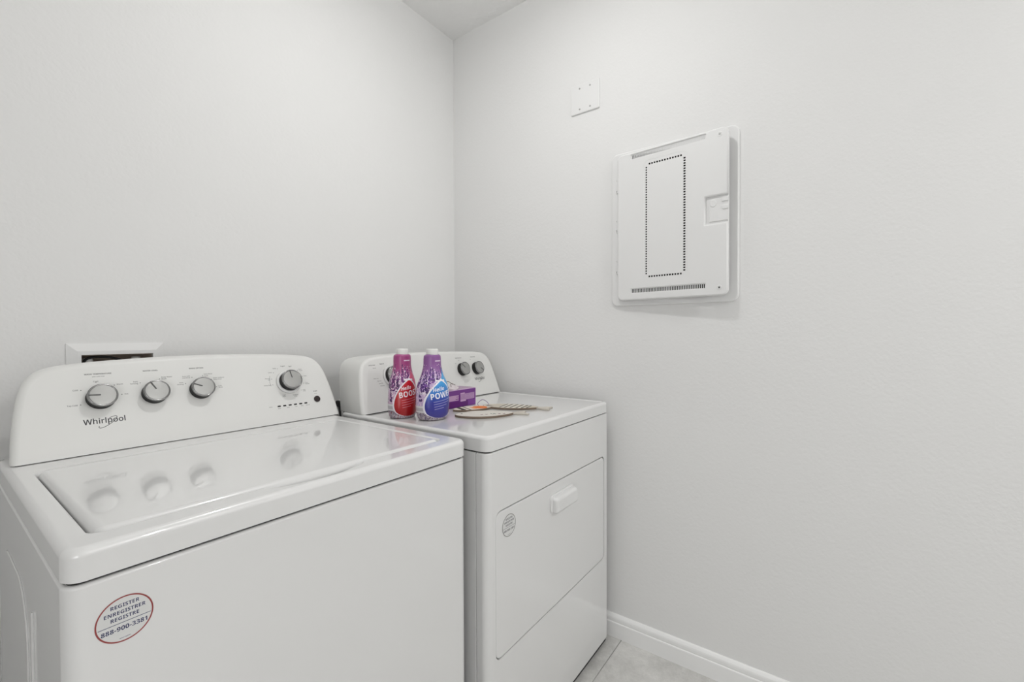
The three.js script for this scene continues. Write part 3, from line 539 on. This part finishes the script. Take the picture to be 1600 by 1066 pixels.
    const sg = c.createLinearGradient(0, h * 0.44, 0, h); if (red) { sg.addColorStop(0, '#c90d28'); sg.addColorStop(1, '#9c0008'); } else { sg.addColorStop(0, '#3f9fe0'); sg.addColorStop(0.3, '#2b6cc2'); sg.addColorStop(0.5, '#292e94'); sg.addColorStop(1, '#3a2f86'); }
    c.fillStyle = sg; shield(1); c.fill();
    c.fillStyle = '#f4eef4'; c.fillRect(cx - 80, h * 0.385, 200, h * 0.022);
    c.save(); c.translate(cx + 10, h * 0.565); c.rotate(-0.13); c.textAlign = 'center'; c.fillStyle = '#f5f2f8';
    c.font = 'italic bold 78px sans-serif'; c.fillText('Hello', -45, -20); c.font = '900 124px sans-serif'; c.font = 'bold 124px sans-serif'; c.fillText(red ? 'BOOST' : 'POWER', 10, 92, 400);
    c.globalAlpha = 0.55; for (let i = 0; i < 4; i++) c.fillRect(-150, 130 + i * 38, [300, 270, 210, 150][i], 9); c.restore();
    if (!red) { c.fillStyle = '#5b2470'; c.beginPath(); c.arc(cx + 205, h * 0.86, 52, 0, 7); c.fill(); }
    c.fillStyle = '#e9d8e8'; c.fillRect(cx - 60, h * 0.09, 190, h * 0.016);
  });
  mesh('bottle_body', g, new THREE.MeshPhysicalMaterial({ map: tex, roughness: 0.35, clearcoat: 0.25, clearcoatRoughness: 0.2 }), t);
  const r = 0.0185, cp = new THREE.LatheGeometry([[0.001, 0.217], [r - 0.003, 0.217], [r - 0.001, 0.2162], [r, 0.2145], [r + 0.0006, 0.199], [r - 0.002, 0.1975]].reverse().map((q) => new THREE.Vector2(...q)), 48);
  mesh('cap', cp, M.cap, t);
  return t;
}
bottle('laundry_bottle', 'red and purple laundry booster bottle reading BOOST, on the dryer behind the blue bottle', [0.921, -1.108], -0.2, true);
bottle('laundry_bottle', 'blue and purple laundry bottle reading POWER, on the dryer in front of the purple box', [0.956, -1.008], -0.13, false);

// ---------------------------------------------------------------- purple box and paper packet
{
  const t = thing('purple_box', 'small purple cardboard box lying on the dryer behind the blue bottle', 'box', [1.178, TOP, -1.128]);
  const W = 0.146, H = 0.063, D = 0.085;
  const tex = canvasTexture(1024, 448, (c, w, h) => {
    c.fillStyle = '#6a1f80'; c.fillRect(0, 0, w, h);
    c.fillStyle = '#74388c'; c.fillRect(0, 0, w, h * 0.3); c.fillStyle = '#5c1470'; c.fillRect(0, h * 0.66, w * 0.7, h * 0.34); c.fillStyle = '#7d3f96'; c.fillRect(w * 0.7, h * 0.66, w * 0.3, h * 0.34);
    c.fillStyle = '#c39cc4'; c.fillRect(0, h * 0.3, w * 0.36, h * 0.3); c.fillStyle = '#b58fbb'; c.fillRect(w * 0.42, h * 0.26, w * 0.52, h * 0.36); c.fillStyle = '#caa6cc'; c.fillRect(w * 0.42, h * 0.2, w * 0.16, h * 0.08); c.fillRect(w * 0.42, h * 0.6, w * 0.2, h * 0.1);
    c.fillStyle = '#8f6f98'; for (let i = 0; i < 6; i++) for (let j = 0; j < 26; j++) if (rnd() > 0.35) c.fillRect(w * (0.44 + j * 0.0185), h * (0.29 + i * 0.053), w * 0.012, h * 0.02);
    c.fillStyle = '#5c1470'; c.fillRect(w * 0.27, h * 0.38, w * 0.09, h * 0.03); c.fillRect(w * 0.25, h * 0.5, w * 0.11, h * 0.04);
    c.fillStyle = '#9a6aa6'; c.fillRect(w * 0.965, 0, w * 0.035, h); c.fillStyle = '#d5b7d6'; c.fillRect(0, 0, w, h * 0.02);
  });
  const front = fitUV(solid([rr(-W / 2, 0, W / 2, H, 0.002, 3)], edge(D, 0.0015, 3)).translate(0, 0, -D / 2), -W / 2, 0, W / 2, H);
  mesh('carton', front, new THREE.MeshStandardMaterial({ map: tex, roughness: 0.4 }), t);
  mesh('top_flap', solid([rr(-W / 2 + 0.002, -D / 2 + 0.002, W / 2 - 0.002, D / 2 - 0.002, 0.002, 3)], edge(0.001, 0.0004, 2)).rotateX(-Math.PI / 2).translate(0, H - 0.0003, 0), new THREE.MeshStandardMaterial({ color: lin(0.46, 0.34, 0.46), roughness: 0.45 }), t, 'pale mauve top of the box');
  const p = thing('paper_packet', 'crumpled pinkish white paper packet with twine loops, on top of the purple box', 'packet', [1.147, TOP + H + 0.0012, -1.122], 0.2);
  const g = new THREE.SphereGeometry(1, 40, 24), a = g.attributes.position;
  for (let i = 0; i < a.count; i++) { const v = new THREE.Vector3().fromBufferAttribute(a, i), k = 1 + 0.1 * Math.sin(v.x * 9 + v.z * 6) * Math.cos(v.z * 8 - v.y * 5); a.setXYZ(i, v.x * 0.042 * k, Math.max(-0.001, v.y * 0.016 * k), v.z * 0.03 * k); }
  g.computeVertexNormals(); mesh('wrapper', g, M.paper, p);
  mesh('twine_loop', tube([[-0.035, 0.008, 0.02], [-0.03, 0.024, 0.008], [-0.005, 0.028, -0.002], [0.02, 0.018, -0.004], [0.034, 0.006, 0.004]], 0.0011, 30), M.twine, p);
  mesh('twine_loop', tube([[-0.025, 0.012, 0.024], [-0.012, 0.02, 0.014], [0.01, 0.018, 0.01], [0.03, 0.006, 0.018]], 0.0011, 30), M.twine, p);
}

// ---------------------------------------------------------------- wooden fish ornaments
function fish(label, [x, y, z], turn, len, wid, draw, cord) {
  const t = thing('wooden_fish', label, 'ornament', [x, y, z], turn, 'wooden fish ornaments on the dryer');
  const n = 40, top = [];
  for (let i = 0; i <= n; i++) { const u = i / n; top.push([-len / 2 + u * len, wid / 2 * Math.pow(Math.sin(Math.PI * Math.pow(u, 0.85)), 0.75) * (1 - 0.0 * u) + 0.006 * u]); }
  const pts = [...top.map(([a, b]) => [a, -b]), ...top.slice().reverse()].filter((p, i, all) => i === 0 || Math.hypot(p[0] - all[i - 1][0], p[1] - all[i - 1][1]) > 1e-4);
  const g = solid([pts], edge(0.0065, 0.0012, 3)); fitUV(g, -len / 2, -wid / 2, len / 2, wid / 2);
  g.rotateX(-Math.PI / 2);
  const tex = canvasTexture(512, 256, draw);
  const mm = [M.wood, new THREE.MeshStandardMaterial({ map: tex, roughness: 0.7 })];
  // painted face on top, bare wood on the edge
  const body = mesh('body', g, mm[0], t, 'fish-shaped wooden board');
  const fc = solid([pts], [{ o: 0.001, z: 0, a: 0 }, { o: 0.0012, z: 0.0006, a: 60 }]); fitUV(fc, -len / 2, -wid / 2, len / 2, wid / 2); fc.rotateX(-Math.PI / 2); fc.translate(0, 0.0064, 0);
  mesh('painted_face', fc, mm[1], body);
  const tl = solid([[[0, -0.006], [0.02, -0.016], [0.05, -0.03], [0.056, -0.024], [0.047, -0.006], [0.05, 0.008], [0.058, 0.024], [0.05, 0.03], [0.02, 0.016], [0, 0.006]]], edge(0.0055, 0.0015, 3)).rotateX(-Math.PI / 2).translate(len / 2 - 0.008, 0, 0);
  mesh('tail_fin', tl, new THREE.MeshStandardMaterial({ color: lin(0.58, 0.54, 0.48), roughness: 0.8 }), t);
  if (cord) mesh('hanging_cord', tube(cord, 0.0012, 36), M.mauve, t);
  return t;
}
const board = (c, w, h, col) => { c.fillStyle = col; c.fillRect(0, 0, w, h); for (let i = 0; i < 60; i++) { c.strokeStyle = 'rgba(120,105,90,' + (0.05 + rnd() * 0.09) + ')'; c.lineWidth = 1 + rnd() * 2; const y = rnd() * h; c.beginPath(); c.moveTo(0, y); c.lineTo(w, y + (rnd() - 0.5) * 16); c.stroke(); } };
fish('white painted wooden fish with a row of small dark marks, nearest the dryer front', [1.088, TOP, -0.908], -0.72, 0.19, 0.102, (c, w, h) => {
  board(c, w, h, '#dedad2');
  c.strokeStyle = '#8b6a6e'; c.lineWidth = 7; for (const x of [0.44, 0.52, 0.74, 0.82]) { c.beginPath(); c.moveTo(w * x - 10, h * 0.62); c.lineTo(w * x + 10, h * 0.74); c.moveTo(w * x + 10, h * 0.62); c.lineTo(w * x - 10, h * 0.74); c.stroke(); }
  c.strokeStyle = '#5f6a66'; c.lineWidth = 8; c.beginPath(); c.moveTo(w * 0.6, h * 0.55); c.quadraticCurveTo(w * 0.62, h * 0.8, w * 0.66, h * 0.6); c.quadraticCurveTo(w * 0.64, h * 0.5, w * 0.68, h * 0.72); c.stroke();
  c.fillStyle = '#2c2a28'; c.beginPath(); c.arc(w * 0.12, h * 0.4, 9, 0, 7); c.fill();
});
fish('wooden fish painted in orange, white and black bands, beside the purple box', [1.152, TOP, -1.012], -0.42, 0.15, 0.07, (c, w, h) => {
  board(c, w, h, '#e6ded2');
  c.fillStyle = '#e07b3a'; c.beginPath(); c.ellipse(w * 0.66, h * 0.55, w * 0.17, h * 0.42, 0, 0, 7); c.fill(); c.fillStyle = '#e9a878'; c.fillRect(w * 0.44, h * 0.3, w * 0.08, h * 0.6);
  c.fillStyle = '#3b3733'; c.fillRect(w * 0.14, 0, w * 0.1, h); c.fillStyle = '#7b766e'; c.fillRect(w * 0.3, 0, w * 0.05, h);
}, [[0.062, 0.007, -0.01], [0.072, 0.014, -0.03], [0.06, 0.024, -0.05], [0.04, 0.012, -0.048], [0.035, 0.0075, -0.03]]);
fish('grey wooden fish with black diagonal stripes, nearest the right wall', [1.256, TOP, -0.93], -1.2, 0.2, 0.085, (c, w, h) => {
  board(c, w, h, '#cfc8ba');
  c.strokeStyle = '#3c3a37'; c.lineWidth = 12; for (const x of [0.36, 0.45, 0.55, 0.66, 0.75, 0.83]) { c.beginPath(); c.moveTo(w * x, h * 0.95); c.lineTo(w * (x + 0.05), h * 0.05); c.stroke(); }
  c.strokeStyle = '#f2efe8'; c.lineWidth = 10; for (const x of [0.4, 0.5, 0.6, 0.7]) { c.beginPath(); c.moveTo(w * x, h * 0.95); c.lineTo(w * (x + 0.05), h * 0.05); c.stroke(); }
});

renderer.render(scene, camera);
